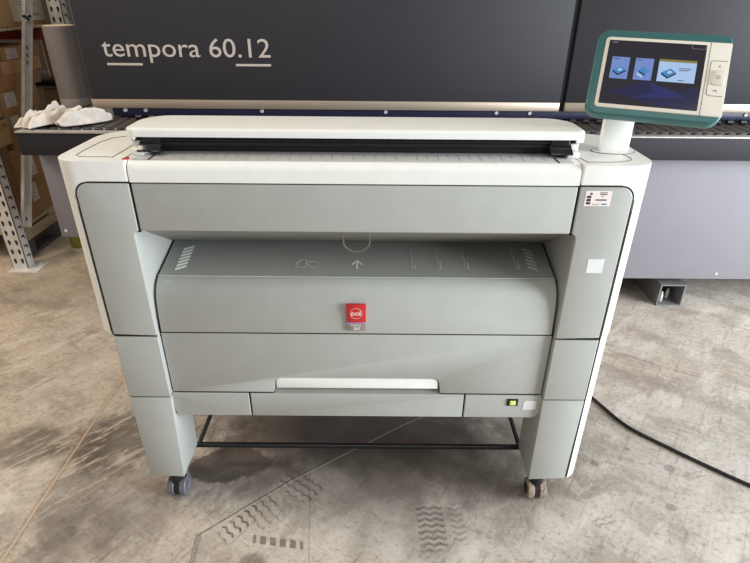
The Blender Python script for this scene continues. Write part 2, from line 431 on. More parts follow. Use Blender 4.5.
for s in (-1, 1):
    # white cap of the tower, rounded in plan and along its top edge, with a tab running down the outer edge
    plan = mir(rrect(.5855, .0, .779, .36, (.004, .065, .11, .02), 10), s)
    def stripof(a, o=.779, back=.36):
        # the outer edge of the same rounded plan, from u = a outwards
        cu, r = .779-.065, .065
        pts = []
        for k in range(11):
            t = -PI/2+PI/2*k/10
            u, Y = cu+r*math.cos(t), r+r*math.sin(t)
            pts.append((u-(.779-o), Y))
        pts = [q for q in pts if q[0] > a+.001]
        y0 = r-math.sqrt(max(0, r*r-(a-cu)**2)) if a > cu else 0
        return mir([(a, y0)]+pts+[(o, back-.10), (o-.02, back-.03), (o-.08, back), (a-.04, back), (a-.04, .0135), (a, .0135)], s)
    mb = MB()
    mb.prism(plan, 'z', 1.1735, 1.2255, .026, 8, sel=lambda e: min(v.co.z for v in e.verts) > 1.2 and max(abs(v.co.x) for v in e.verts) > .62)
    mb.prism(stripof(.7365), 'z', 1.1275, 1.1740)
    mb.prism(mir([(.60, .007), (.7375, .007), (.7375, .014), (.60, .014)], s), 'z', 1.10, 1.1745)
    t = bmesh.new()
    arc = lambda u: .065-math.sqrt(.065**2-max(0, u-.714)**2)
    A, B = [], []
    for k in range(9):
        q = PI/2*k/8; rr = .034+.0042
        u, z = .7327-rr+rr*math.cos(q), 1.1722-rr+rr*math.sin(q)
        bu, bz = (.7367, z+(1.1738-z)*(k/4)**2) if k <= 4 else (u+(.7367-u)*((8-k)/4)**2, 1.1738)
        A.append(t.verts.new((s*u, max(arc(u), .0005), z))); B.append(t.verts.new((s*bu, arc(bu), bz)))
    for k in range(8): t.faces.new((A[k], A[k+1], B[k+1], B[k]))
    g = bmesh.ops.extrude_face_region(t, geom=list(t.faces))
    for v in g['geom']:
        if isinstance(v, bmesh.types.BMVert): v.co.y = .008
    mb._merge(t)
    part(mb, 'tower_cap', M['white'])
    mb = MB()
    mb.prism(stripof(.7365), 'z', .70, 1.1262, .001, 1)
    part(mb, 'side_cover', M['white'])
    if s > 0:
        mb = MB()
        mb.prism(stripof(.7360, .776, .16), 'z', .106, .699, .0015, 1)
        part(mb, 'leg_cover', M['white'])
        mb = MB(); mb.box((.68, .004, .112), (.7355, .012, .70)); part(mb, 'joint', M['gap'])
    # grey inner core of the tower, with side wall of the recess
    mb = MB()
    mb.prism(mir(rrect(.5975, .004, .70, .34, .001), s), 'z', .69, 1.171)
    part(mb, 'tower_wall', M['grey'])
    # black joint round the front panel
    def outline(g):
        i0, i1, zt, o = .5865-g, .5985, 1.168+g, .7285+g
        rr = .034+g
        pts = [(i1+(.001 if g else 0), .695-g), (o, .699-g)]
        for k in range(9):
            t = PI/2*k/8
            pts.append((o-rr+rr*math.cos(t), zt-rr+rr*math.sin(t)))
        pts += [(i0, zt), (i0, 1.0345-g), (.5935, 1.032), (.5975, 1.026), (i1+(.001 if g else 0), 1.017)]
        return mir(pts, s)
    mb = MB(); mb.prism(outline(.0042), 'y', .0032, .0125)
    part(mb, 'joint', M['gap'])
    mb = MB(); mb.prism(outline(0), 'y', 0, .013, .0035, 3)
    part(mb, 'tower_panel', M['grey'])
    # middle and lower leg sections
    mb = MB()
    q = rrect(.598, .0, .7305, .160, (.002, .004, .01, .002), 4)
    mb.prism(mir(q, s), 'z', .4615, .6905, .0012, 2)
    part(mb, 'leg_section', M['grey'])
    mb = MB()
    t = [Vector(p) for p in ((s*.598, 0, .457), (s*.7305, 0, .457), (s*.7305, .160, .457), (s*.598, .160, .457))]
    li = .611 if s < 0 else .6005
    l = [Vector(p) for p in ((s*li, 0, .101), (s*.7265, 0, .108), (s*.7265, .158, .108), (s*li, .158, .099))]
    mb.hull8([*l, *t], .002, 2)
    part(mb, 'leg', M['grey'])
    mb = MB()
    mb.prism(mir(rrect(.600, .003, .729, .146, .002, 1), s), 'z', .45, .70)
    part(mb, 'joint', M['gap'])
    # dark foot rail running back from the leg to the rear caster
    mb = MB(); mb.box((s*.606-.007, .15, .090), (s*.606+.007, .62, .103), .002)
    part(mb, 'foot_rail', M['black'])

# thin dark pull slot on the outer edge of the left leg
mb = MB(); mb.box((-.7345, .012, .485), (-.7300, .06, .615), .001)
part(mb, 'side_slot', M['gap'])

# casters
def caster(u, Y, front=True, dirty=False):
    mb = MB()
    mb.lathe([(.012, .070), (.022, .071), (.022, .112), (.012, .113)], (u, Y, 0), 'z', 20)
    mb.prism([(-.012, .020), (.012, .020), (.026, .045), (.020, .074), (-.020, .074), (-.026, .045)], 'x', u-.009, u+.009, .002, 2,
             xf=Matrix.Translation((0, Y, 0)))
    mb.lathe([(.004, -.0085), (.034, -.0085), (.034, .0085), (.004, .0085)], (u, Y, .0365), 'x', 28)
    o = part(mb, 'caster', M['black'])
    for s in (-1, 1):
        w = MB()
        a, b = (.010, .031) if s > 0 else (-.031, -.010)
        R = .0365
        a, b = (.009, .032) if s > 0 else (-.032, -.009)
        w.lathe([(.004, a), (.024, a), (R-.003, a), (R, a+.003), (R, b-.003), (R-.003, b), (.026, b), (.024, b-.003 if s > 0 else b), (.004, b-.003 if s > 0 else b)], (u, Y, R), 'x', 32)
        w.lathe([(.003, a-.0005), (.014, a-.0005), (.014, b+.001), (.011, b+.002), (.003, b+.002)] , (u, Y, R), 'x', 24, 1)
        if s < 0:
            w.lathe([(.003, a-.002), (.019, a-.002), (.021, a), (.003, a)], (u, Y, R), 'x', 24, 1)
        part(w, 'wheel', [M['dirtytread'] if dirty else M['rubber'], M['rubber'] if not dirty else M['black']], o)
caster(-.646, .022); caster(.638, .022, True, True)
caster(-.60, .60); caster(.60, .60)

# black cross bar between the legs
mb = MB(); mb.tube([(-.62, .167, .088), (.62, .167, .088)], .0105, 14)
part(mb, 'cross_bar', M['gloss'])

# output slab: guide on top, curved cover in front
def gp(v): return (.07+.17*v, .862+.041*v)
mb = MB()
mb.prism([(.0705, .850), (.0705, .8625), (.246, .9050), (.246, .89)], 'x', -.5895, .5895, .001, 1)
part(mb, 'output_guide', M['guide'])
mb = MB()
mb.prism([(.0695, .8615), (.058, .856), (.045, .846), (.034, .832), (.026, .814), (.021, .79), (.0165, .75), (.0135, .7010), (.016, .6995), (.07, .6995)], 'x', -.5895, .5895, .002, 2, ang=50)
part(mb, 'output_cover', M['grey'], smooth=60)
mb = MB(); mb.box((-.5893, .0685, .8618), (.5893, .0712, .8642), 0)  # pale strip painting in the highlight along the fold
part(mb, 'fold_glint', M['foldglint'])
mb = MB()
mb.prism([(.245, .899), (.075, .853), (.04, .81), (.030, .75), (.0195, .705), (.0195, .68), (.246, .68)], 'x', -.5965, .5965)
part(mb, 'slab_backing', M['gap'])
# printing on the guide
nrm = Vector((0, -.041, .17)).normalized()
def gpt(u, v, e=.0004):
    Y, z = gp(v); p = Vector((u, Y+.0005, z+.0009)); return tuple(p+nrm*e)
mb = MB()
for k in range(7):
    v0 = .80-.092*k
    mb.poly([gpt(-.547, v0-.055), gpt(-.517, v0+.03), gpt(-.517, v0-.022), gpt(-.547, v0-.107)], .0006, nrm)
part(mb, 'stripe_marking', M['print'])
mb = MB()
for k in range(6):
    v0 = .82-.1*k
    mb.poly([gpt(.520, v0+.01), gpt(.546, v0-.07), gpt(.546, v0-.123), gpt(.520, v0-.043)], .0006, nrm)
part(mb, 'stripe_marking', M['printdim'])
def gline(mb, a, b, w=.0016):
    a, b = Vector((a[0], a[1])), Vector((b[0], b[1]))
    d = Vector(((b-a).x, (b-a).y*.176)); d.normalize(); n = Vector((-d.y*w/2, d.x*w/2/.176))
    q = [a+n, b+n, b-n, a-n]
    mb.poly([gpt(*p) for p in q], .0006, nrm)
for u in (.166, .246, .329, .484):
    mb = MB(); gline(mb, (u, .81), (u, .22), .0018)
    k = .10 if u < .2 else .22
    for j in range(int(k/.03)):
        gline(mb, (u+.006, .235+.03*j), (u+.012, .235+.03*j), .0022)
    part(mb, 'size_marking', M['printdim'])
mb = MB()
gline(mb, (0, .22), (0, .43), .004); gline(mb, (-.016, .325), (.001, .44), .004); gline(mb, (.016, .325), (-.001, .44), .004)
part(mb, 'arrow_marking', M['print'])
mb = MB()
P = [(-.186, .25), (-.186, .36), (-.174, .45), (-.158, .45), (-.158, .25)]
for i in range(5): gline(mb, P[i], P[(i+1) % 5], .0016)
gline(mb, (-.174, .45), (-.174, .36)); gline(mb, (-.186, .36), (-.174, .36))
P = [(-.154, .40), (-.119, .40), (-.119, .25), (-.142, .25), (-.142, .31), (-.154, .31)]
for i in range(6): gline(mb, P[i], P[(i+1) % 6], .0016)
gline(mb, (-.154, .31), (-.142, .25))
part(mb, 'page_marking', M['printdim'])
mb = MB()
for u in (-.565, -.5505): mb.box((u, .0525, .8512), (u+.0016, .0565, .8552))
mb.box((-.565, .0520, .8509), (-.549, .0535, .8528))
part(mb, 'corner_marking', M['printdim'])
# wire loop hanging over the slot
mb = MB()
pts = [(.041-.079, .07, 1.02), (-.038, .075, .99)] + [(.0005+.0385*math.cos(a), .082, .975+.034*math.sin(a)) for a in [PI+PI*k/16 for k in range(17)]] + [(.039, .075, .99), (.039, .07, 1.02)]
mb.tube(pts, .0022, 8)
part(mb, 'wire_loop', M['wire'])

# paper drawer with pull notch
a, b, zt, zb = -.262, .262, .5275, .4685
notch = [(b+.006, zb), (b+.004, zb+.012), (b, zt-.018), (b-.006, zt-.006), (b-.018, zt), (a+.018, zt), (a+.006, zt-.006), (a, zt-.018), (a-.004, zb+.012), (a-.006, zb)]
out = [(-.594, .6940), (-.594, zb)] + notch[::-1] + [(.594, zb), (.594, .6940)]
mb = MB(); mb.prism(out, 'y', .018, .045, .0025, 2)
dr = part(mb, 'paper_drawer', M['grey'])
mb = MB(); mb.box((-.300, .046, .46), (.300, .06, .53)); mb.prism([(.019, .4635), (.05, .477), (.05, .4635)], 'x', -.2655, .2655)
part(mb, 'notch_back', M['under'], dr)
mb = MB()
mb.prism(rrect(a+.003, .4835, b-.003, zt-.003, (.003, .003, .017, .017), 6), 'y', .021, .046, .003, 3)
part(mb, 'pull_handle', M['white'], dr, 'white pull handle')

# bottom strip in three pieces
for nm, a, b, r in (('bottom_cover', -.600, -.3505, (.028, .003, .003, .006)), ('bottom_drawer', -.3455, .3455, .003), ('bottom_cover', .3505, .600, (.003, .028, .006, .003))):
    mb = MB(); mb.prism(rrect(a, .3705, b, .4635, r, 6), 'y', .016, .20, .004, 3)
    o = part(mb, nm, M['grey'])
    if a > .3:
        m2 = MB(); m2.box((.487, .0125, .423), (.523, .0165, .4505), .0015)
        sw = part(m2, 'power_switch', M['black'], o, 'black rocker switch with a lime indicator')
        m2 = MB(); m2.box((.496, .0095, .428), (.515, .0135, .4455), .002)
        part(m2, 'switch_sticker', M['lime'], o, 'lime green rocker face')
        m2 = MB()
        m2.prism([(.541, .405), (.583, .407), (.583, .441), (.548, .443), (.541, .436)], 'y', .0150, .0163)
        part(m2, 'sticker', M['stickerwhite'], o, 'torn white paper sticker')
mb = MB(); mb.box((-.59, .019, .375), (.59, .06, .4620)); mb.box((-.59, .020, .45), (-.272, .06, .48)); mb.box((.272, .020, .45), (.59, .06, .48))
part(mb, 'joint', M['gap'])

# red badge
mb = MB(); mb.box((-.029, .008, .742), (.029, .020, .803), .0025, 2, 0)
bd = part(mb, 'badge', M['red'], RT, 'red maker badge with white lettering')
mb = MB(); mb.box((-.029, .0085, .7135), (.029, .0205, .7385), .0015, 2, 0)
mb.box((-.0285, .0082, .7375), (.0285, .0205, .7425), .0005, 1, 1)
part(mb, 'badge_plate', [M['badgegrey'], M['violet']], bd, 'grey and violet lower plate of the badge')
mb = MB(); mb.tube([(.0+.0175*math.cos(a), .0078, .774+.0175*math.sin(a)) for a in [2*PI*k/40 for k in range(40)]], .0004, 6, closed=True)
text_mb('oc\u00e9', (-.0155, .0082, .7675), .031, .015, .0006, mb=mb, bold=.006)
text_mb('PlotWave', (-.016, .0087, .7305), .030, .0055, .0006, mb=mb)
text_mb('360', (-.008, .0087, .7165), .018, .0105, .0006, mb=mb, bold=.006)
part(mb, 'badge_lettering', M['print'], bd, 'white badge lettering')

# stickers on the right tower
mb = MB(); mb.prism(rrect(.6025, 1.117, .671, 1.1585, .002, 2), 'y', -.0006, .001)
st = part(mb, 'type_sticker', M['sticker'], RT, 'cream sticker with small print')
mb = MB()
mb.poly([(.613, -.0007, 1.148), (.621, -.0007, 1.148), (.618, -.0007, 1.1555)], .0004, (0, -1, 0))
for k in range(3):
    mb.prism(rrect(.607, 1.1215+.0085*k, .619, 1.1285+.0085*k, .003, 3), 'y', -.0011, -.0005)
for z, u0, u1, t in ((1.1535, .640, .661, .0012), (1.149, .640, .660, .0012), (1.144, .646, .654, .0012), (1.134, .631, .664, .0018)):
    for k in range(int((u1-u0)/.005)):
        mb.box((u0+.005*k, -.0011, z-t), (u0+.005*k+.0038, -.0005, z+t))
mb.box((.624, -.0011, 1.1215), (.641, -.0005, 1.1225))
for k in range(4): mb.box((.649+.0035*k, -.0011, 1.1208), (.6515+.0035*k, -.0005, 1.1245))
part(mb, 'sticker_print', M['ink'], st)
mb = MB()
mb.prism(rrect(.643, 1.1185, .667, 1.1272, .002, 2), 'y', -.00085, -.0005)
part(mb, 'sticker_box', M['stickerwhite'], st)
mb = MB(); mb.prism(rrect(.646, .919, .691, .962, .001, 2), 'y', -.0006, .001)
part(mb, 'square_sticker', M['stickerwhite'], RT, 'small blank white square sticker')

# scanner: glass strip with tick marks, throat, latches, lid
mb = MB(); mb.box((-.575, .019, 1.2250), (.565, .12, 1.2264), .0005)
sg = part(mb, 'scan_glass', M['glass'], RT, 'grey glass strip with ruler ticks')
mb = MB()
for k in range(37):
    u = -.505+.0278*k
    mb.box((u, .050 if k % 2 else .032, 1.2264), (u+.0012, .085, 1.2269))
part(mb, 'ruler_ticks', M['tick'], sg)
mb = MB()
for u in (-.530, .526):
    mb = MB(); mb.box((u-.0025, .019, 1.2255), (u+.0025, .066, 1.2271)); part(mb, 'glass_end_line', M['gap'])
mb = MB(); mb.box((-.6, .02, 1.2253), (-.585, .035, 1.2266)); mb.box((-.597, .035, 1.2253), (-.588, .045, 1.2266))
part(mb, 'red_mark', M['red'], RT, 'small red arrow mark')
mb = MB()
mb.box((-.575, .105, 1.2262), (.575, .26, 1.268), .003)
mb.tube([(-.56, .105, 1.250), (.56, .105, 1.250)], .011, 14)
part(mb, 'feed_roller', M['black'])
for s in (-1, 1):
    mb = MB(); mb.box((s*.580-.018, .096, 1.225), (s*.580+.018, .24, 1.260), .004)
    mb.box((s*.575-.016, .060, 1.225), (s*.575+.016, .10, 1.243), .004)
    part(mb, 'lid_support', M['white'])
    mb = MB()
    u0, u1 = sorted((s*.573, s*.514))
    mb.prism([(.055, 1.236), (.060, 1.242), (.098, 1.262), (.098, 1.250), (.066, 1.234)], 'x', u0, u1, .002, 2)
    mb.box((u0+.004, .084, 1.245), (u1-.004, .11, 1.268), .003)
    part(mb, 'latch', M['gloss'])
plan = rrect(-.612, .082, .612, .262, (.03, .03, .085, .085), 9)
mb = MB(); mb.prism(plan, 'z', 1.2690, 1.2915, .009, 4, ang=60, sel=lambda e: min(v.co.z for v in e.verts) > 1.28)
for s in (-1, 1):
    mb.prism(mir(rrect(.584, .0825, .6118, .26, (.004, .028, .083, .004), 8), s), 'z', 1.2615, 1.2695, .002, 1)
part(mb, 'scanner_lid', M['white'])
mb = MB(); mb.prism(rrect(-.609, .086, .609, .258, (.03, .03, .083, .083), 9), 'z', 1.2590, 1.2620)
mb.box((-.58, .095, 1.2600), (.58, .25, 1.2705))
part(mb, 'lid_seal', M['gap'])

# thin seams of the pod tops
def seam(pts, z=1.2258, r=.0011, m='line'):
    mb = MB(); mb.tube([(u, Y, z) for u, Y in pts], r, 6); part(mb, 'seam', M[m])
seam([(-.640, .045), (-.69, .042), (-.722, .046), (-.735, .060), (-.738, .10), (-.735, .20), (-.720, .25), (-.69, .272), (-.64, .276)])
seam([(-.632, .035), (-.627, .28)])
seam([(-.598, .026), (-.593, .11)])
seam([(.586, .11), (.604, .026)])
seam([(.604, .030), (.66, .030), (.70, .036), (.724, .050), (.732, .070), (.730, .10), (.715, .125)])
mb = MB(); mb.prism([(.711+.060*math.cos(2*PI*k/32), .143+.034*math.sin(2*PI*k/32)) for k in range(32)], 'z', 1.2245, 1.2268)
part(mb, 'post_base', M['line'])
mb = MB(); mb.prism([(.711+.0575*math.cos(2*PI*k/32), .143+.032*math.sin(2*PI*k/32)) for k in range(32)], 'z', 1.2250, 1.2275)
part(mb, 'post_ring', M['white'])

# control panel on its post
RP = Euler((-.66, .032, -.318), 'YXZ')
Rz = Matrix.Rotation(-.318, 4, 'Z'); Rx = Matrix.Rotation(-.66, 4, 'X'); Ry = Matrix.Rotation(.032, 4, 'Y')
PM = Matrix.Translation((.708-XC, .10, 1.428)) @ Rz @ Rx @ Ry
mb = MB()
mb.hull8([(.672, .134, 1.225), (.751, .134, 1.225), (.751, .158, 1.225), (.672, .158, 1.225),
          (.672, .142, 1.42), (.751, .134, 1.42), (.751, .156, 1.42), (.672, .160, 1.42)], .004, 2)
part(mb, 'panel_post', M['white'])
mb = MB()
mb.prism(rrect(-.1565, -.1155, .1590, .1235, (.034, .030, .018, .034), 8), 'y', .0, .030, .005, 3, xf=PM)
mb.prism(rrect(-.10, -.08, .10, .08, .02, 5), 'y', .028, .05, .006, 2, xf=PM)
cp = part(mb, 'control_panel', M['teal'], RT, 'teal control panel with a lit screen')
mb = MB(); mb.prism(rrect(-.135, -.097, .1578, .1010, (.010, .004, .004, .010), 4), 'y', -.0025, .004, .002, 2, xf=PM)
part(mb, 'bezel', M['bezel'], cp, 'cream bezel around the screen')
mb = MB(); mb.prism(rrect(-.1262, -.0868, .1022, .0912, .002, 2), 'y', -.0032, .002, xf=PM)
part(mb, 'screen', M['screen'], cp, 'dark screen')
mb = MB()
mb.poly([(-.112, -.0033, -.052), (-.02, -.0033, -.018), (.0, -.0033, -.046), (-.05, -.0033, -.066)], .0003, (0, -1, 0), 0)
mb.poly([(-.05, -.0033, -.0655), (.0, -.0033, -.0465), (-.02, -.0033, -.0195), (.05, -.0033, -.042), (.075, -.0033, -.056)], .0003, (0, -1, 0), 1)
mb.poly([(-.05, -.0033, -.067), (.074, -.0033, -.0575), (.097, -.0033, -.05), (.098, -.0033, -.082), (.0, -.0033, -.082)], .0003, (0, -1, 0), 0)
mb.poly([(.052, -.0033, -.041), (.077, -.0033, -.055), (.096, -.0033, -.048), (.094, -.0033, -.022)], .0003, (0, -1, 0), 0)
bmesh.ops.transform(mb.bm, matrix=PM, verts=mb.bm.verts)
part(mb, 'screen_glow', [M['scr_blue'], M['scr_blue2']], cp)
def icon(mb, cx, cz, s, mi=(0, 1, 2), tray=False):
    y = -.0042
    mb.poly([(cx-s, y, cz-.1*s), (cx-.1*s, y, cz-.75*s), (cx+s, y, cz), (cx+.2*s, y, cz+.62*s)], .0003, (0, -1, 0), mi[1])
    mb.poly([(cx-s, y, cz-.12*s), (cx-.1*s, y, cz-.77*s), (cx-.1*s, y, cz-1.05*s), (cx-s, y, cz-.4*s)], .0003, (0, -1, 0), mi[0])
    mb.poly([(cx-.1*s, y, cz-.77*s), (cx+s, y, cz-.02*s), (cx+s, y, cz-.28*s), (cx-.1*s, y, cz-1.05*s)], .0003, (0, -1, 0), mi[0])
    mb.poly([(cx-.3*s, y-.0004, cz), (cx+.05*s, y-.0004, cz-.3*s), (cx+.5*s, y-.0004, cz), (cx+.15*s, y-.0004, cz+.3*s)], .0003, (0, -1, 0), mi[2])
for (a, b, c, d, kind) in ((-.112, -.0165, -.0695, .0438, 0), (-.0556, -.0158, -.0128, .0438, 1), (.0, -.0155, .0856, .0450, 2)):
    mb = MB(); mb.prism(rrect(a, b, c, d, .0005, 1), 'y', -.0040, -.0030, xf=PM)
    o = part(mb, 'screen_tile', M['tile_pale' if kind == 2 else 'tile'], cp)
    mb = MB(); cx, cz, s = ((a+c)/2, .008, .0155) if kind < 2 else (.025, .010, .017)
    if kind == 1:
        y = -.0042
        mb.poly([(cx-.010, y, cz+.002), (cx+.006, y, cz-.008), (cx+.016, y, cz+.0), (cx-.002, y, cz+.0135)], .0003, (0, -1, 0), 1)
        mb.poly([(cx-.010, y, cz+.001), (cx+.006, y, cz-.009), (cx+.006, y, cz-.013), (cx-.010, y, cz-.003)], .0003, (0, -1, 0), 0)
        mb.poly([(cx-.014, y, cz-.004), (cx-.0005, y, cz-.013), (cx-.0005, y, cz-.019), (cx-.014, y, cz-.010)], .0003, (0, -1, 0), 2)
    else:
        icon(mb, cx, cz, s)
    if kind == 2:
        mb.poly([(a, -.0042, d), (a, -.0042, d-.0065), (c, -.0042, d-.0065), (c, -.0042, d)], .0003, (0, -1, 0), 3)
        for k, (x0, x1, z) in enumerate(((.047, .075, .022), (.047, .070, .017), (.048, .062, -.0105))):
            mb.box((x0, -.0045, z-.0008), (x1, -.004, z+.0008), mi=0)
    else:
        mb.box((a+.004, -.0045, d-.006), (a+.017, -.004, d-.0045), mi=0)
    bmesh.ops.transform(mb.bm, matrix=PM, verts=mb.bm.verts)
    part(mb, 'tile_icon', [M['ico_dark'], M['ico_blue'], M['ico_light'], M['tile_gold']], cp)
mb = MB()
for q in (((.0691, .0785), (.1, .0785)), ((.0691, .0785), (.0691, .087)), ((.1, .0785), (.1, .087))):
    mb.tube([(q[0][0], -.0038, q[0][1]), (q[1][0], -.0038, q[1][1])], .0005, 6)
mb.box((-.118, -.0042, .0835), (-.106, -.0035, .0855))
bmesh.ops.transform(mb.bm, matrix=PM, verts=mb.bm.verts)
part(mb, 'status_mark', M['inkpale'], cp)
# bezel seam and keys
mb = MB(); mb.tube([(.1105, -.0026, .101), (.1095, -.0026, -.097)], .0006, 6)
p = rrect(.1160, -.0435, .156, .0505, (.008, 0, 0, .008), 4)
p = [q for q in p if q[0] < .1555]
p = [(.1525, .0505)] + p[-5:] + p[:5] + [(.1525, -.0435)]
mb.tube([(u, -.0026, z) for u, z in p], .0007, 6)
bmesh.ops.transform(mb.bm, matrix=PM, verts=mb.bm.verts)
part(mb, 'key_outline', M['line'], cp)
mb = MB(); mb.prism(rrect(.1222, -.0148, .1508, .0250, .005, 4), 'y', -.0058, .0, .0015, 2, xf=PM)
part(mb, 'key', M['bezel'], cp, 'square cream key')
mb = MB()
mb.tube([(.1365+.004*math.cos(2*PI*k/16), -.0060, .005+.004*math.sin(2*PI*k/16)) for k in range(16)], .0005, 6, closed=True)
mb.tube([(.139, -.0028, .039), (.1355, -.0028, .036), (.1385, -.0028, .032)], .0006, 6)
mb.tube([(.131, -.0028, -.031), (.134, -.0028, -.0275), (.137, -.0028, -.029), (.138, -.0028, -.033)], .0008, 6)
bmesh.ops.transform(mb.bm, matrix=PM, verts=mb.bm.verts)
part(mb, 'key_symbol', M['line'], cp)

# ------------------------------------------------------------------ power cable
def spline(pts, n=8):
    out = []
    for i in range(len(pts)-1):
        p0, p1, p2, p3 = [Vector(pts[max(0, min(len(pts)-1, i+k))]) for k in (-1, 0, 1, 2)]
        for k in range(n):
            t = k/n
            out.append(.5*((2*p1)+(-p0+p2)*t+(2*p0-5*p1+4*p2-p3)*t*t+(-p0+3*p1-3*p2+p3)*t**3))
    return out+[Vector(pts[-1])]
mb = MB()
mb.tube(spline([(.35, .92, .0075), (.7, .90, .0075), (.86, .79, .0075), (.942, .64, .0075), (.998, .510, .0075), (1.065, .370, .0075), (1.188, .245, .0075), (1.301, .143, .0075), (1.398, .063, .0075), (1.6, -.09, .0075), (1.95, -.22, .0075)]), .0072, 10)
tag(mb.build('power_cable', M['cable']), 'black power cable lying across the concrete to the right of the printer', 'cable')

# ------------------------------------------------------------------ big dark machine behind
MC = empty('industrial_machine', (.5, 1.75, 0),
           'long industrial machine with a charcoal hood and grey base behind the printer', 'machine')
def mpart(mb, name, mats, parent=MC, label=None, smooth=38):
    o = mb.build(name, mats, parent, smooth)
    if label: o['label'] = label
    return o
SX = .9935
for a, b in ((-1.523, SX-.014), (SX+.014, 3.0)):
    mb = MB(); mb.box((a, 1.65, 1.097), (b, 2.15, 1.95), .006, 2)
    mpart(mb, 'hood_panel', M['hood'])
    mb = MB(); mb.box((a, 1.644, 1.051), (b, 1.68, 1.0965), .003, 2)
    mpart(mb, 'steel_strip', M['steel'], label='brushed steel strip')
mb = MB(); mb.box((SX-.02, 1.665, 1.05), (SX+.02, 2.1, 1.94))
mpart(mb, 'hood_gap', M['gap'])
mb = MB(); mb.box((-1.43, 1.665, 1.006), (3.0, 1.9, 1.05), .003)
rail = mpart(mb, 'navy_rail', M['navy'], label='navy blue guide rail')
for x in (-1.36, -1.25, -.62, .05, .65, .83, 1.35, 2.0):
    mb = MB(); mb.lathe([(.001, -.006), (.009, -.006), (.011, 0), (.011, .01)], (x, 1.665, 1.038), 'y', 14)
    mpart(mb, 'bolt', M['galv'], rail)
# lettering, with two underlines
mb = MB(); text_mb('tempora 60.12', (-1.409, 1.6495, 1.279), .862, .118, .002, mb=mb)
mb.box((-1.398, 1.6475, 1.266), (-1.214, 1.6497, 1.277)); mb.box((-.730, 1.6475, 1.266), (-.548, 1.6497, 1.277))
mpart(mb, 'lettering', M['letter'], label='beige lettering on the hood')
# bed
mb = MB(); mb.box((-1.755, 1.33, .90), (2.9, 2.10, .992), .003)
bed = mpart(mb, 'bed', M['bedgrey'])
mb = MB()
k = 0; x = -1.74
while x < 2.86:
    mb.box((x, 1.44, .992), (x+.050, 1.66, .999), .002, 1); x += .0585
mpart(mb, 'slats', M['bed'], bed)
mb = MB(); x = -1.74
while x < 2.86:
    if not (1.735 < x < 1.77):
        mb.prism([(x, 1.372), (x+.012, 1.363), (x+.036, 1.363), (x+.046, 1.374), (x+.036, 1.386), (x+.012, 1.386)], 'z', .992, 1.004, .002, 1)
    x += .056
mpart(mb, 'toothed_belt', M['black'], bed)
x = -1.42
while x < 2.6:
    if -1.34 < x < -1.0 or x > 1.0:
        mb = MB(); mb.lathe([(.002, 0), (.013, 0), (.013, .03), (.002, .03)], (x, 1.60, 1.012), 'x', 12)
        mpart(mb, 'roller', M['black'], bed)
    x += .07
mb = MB(); mb.box((-1.757, 1.296, .994), (2.9, 1.345, 1.0015), .002)
mpart(mb, 'edge_lip', M['lip'])
mb = MB(); mb.box((-1.757, 1.30, .884), (2.9, 1.34, .994), .004)
mb.box((-1.757, 1.34, .884), (-1.72, 2.1, .994), .004)
mpart(mb, 'skirt', M['skirt'])
# base
mb = MB(); mb.box((-.75, 1.38, .181), (2.9, 2.10, .90), .004)
bs = mpart(mb, 'base', M['bodygrey'])
for x, z in ((1.934, .215),):
    mb = MB(); mb.lathe([(.001, -.003), (.006, -.003), (.008, 0), (.008, .004)], (x, 1.38, z), 'y', 14)
    mpart(mb, 'bolt', M['galv'], bs)
mb = MB(); mb.box((-1.748, 1.42, .392), (-1.10, 2.05, .90), .004)
ml = mpart(mb, 'leg', M['bodygrey'])
mb = MB(); mb.lathe([(.001, -.003), (.007, -.003), (.009, 0), (.009, .004)], (-1.738+.02, 1.42, .43), 'y', 14)
mpart(mb, 'bolt', M['galv'], ml)
mb = MB(); mb.box((-1.25, 1.55, 0), (-1.10, 1.95, .392), .004)
mpart(mb, 'foot', M['galvdark'])
# hollow square foot under the right of the base
mb = MB()
x0, x1, z1, w = 1.645, 1.792, .1405, .008
for lo, hi in (((x0, 1.382, 0), (x1, 2.05, w)), ((x0, 1.382, z1-w), (x1, 2.05, z1)), ((x0, 1.382, w), (x0+w, 2.05, z1-w)), ((x1-w, 1.382, w), (x1, 2.05, z1-w))):
    mb.box(lo, hi)
mb.box((x0+.02, 1.6, z1), (x1-.02, 1.75, .182)); mb.box((x0+w, 1.60, w), (x1-w, 1.62, z1-w), mi=1)
ft = mpart(mb, 'foot', [M['tube'], M['slot']], label='hollow square steel foot')
for x, y in ((1.690, 1.43), (1.745, 1.47)):
    mb = MB(); mb.lathe([(.002, .008), (.010, .008), (.010, .05), (.006, .055), (.006, .07), (.002, .07)], (x, y, 0), 'z', 10)
    mpart(mb, 'bolt', M['galv'], ft)

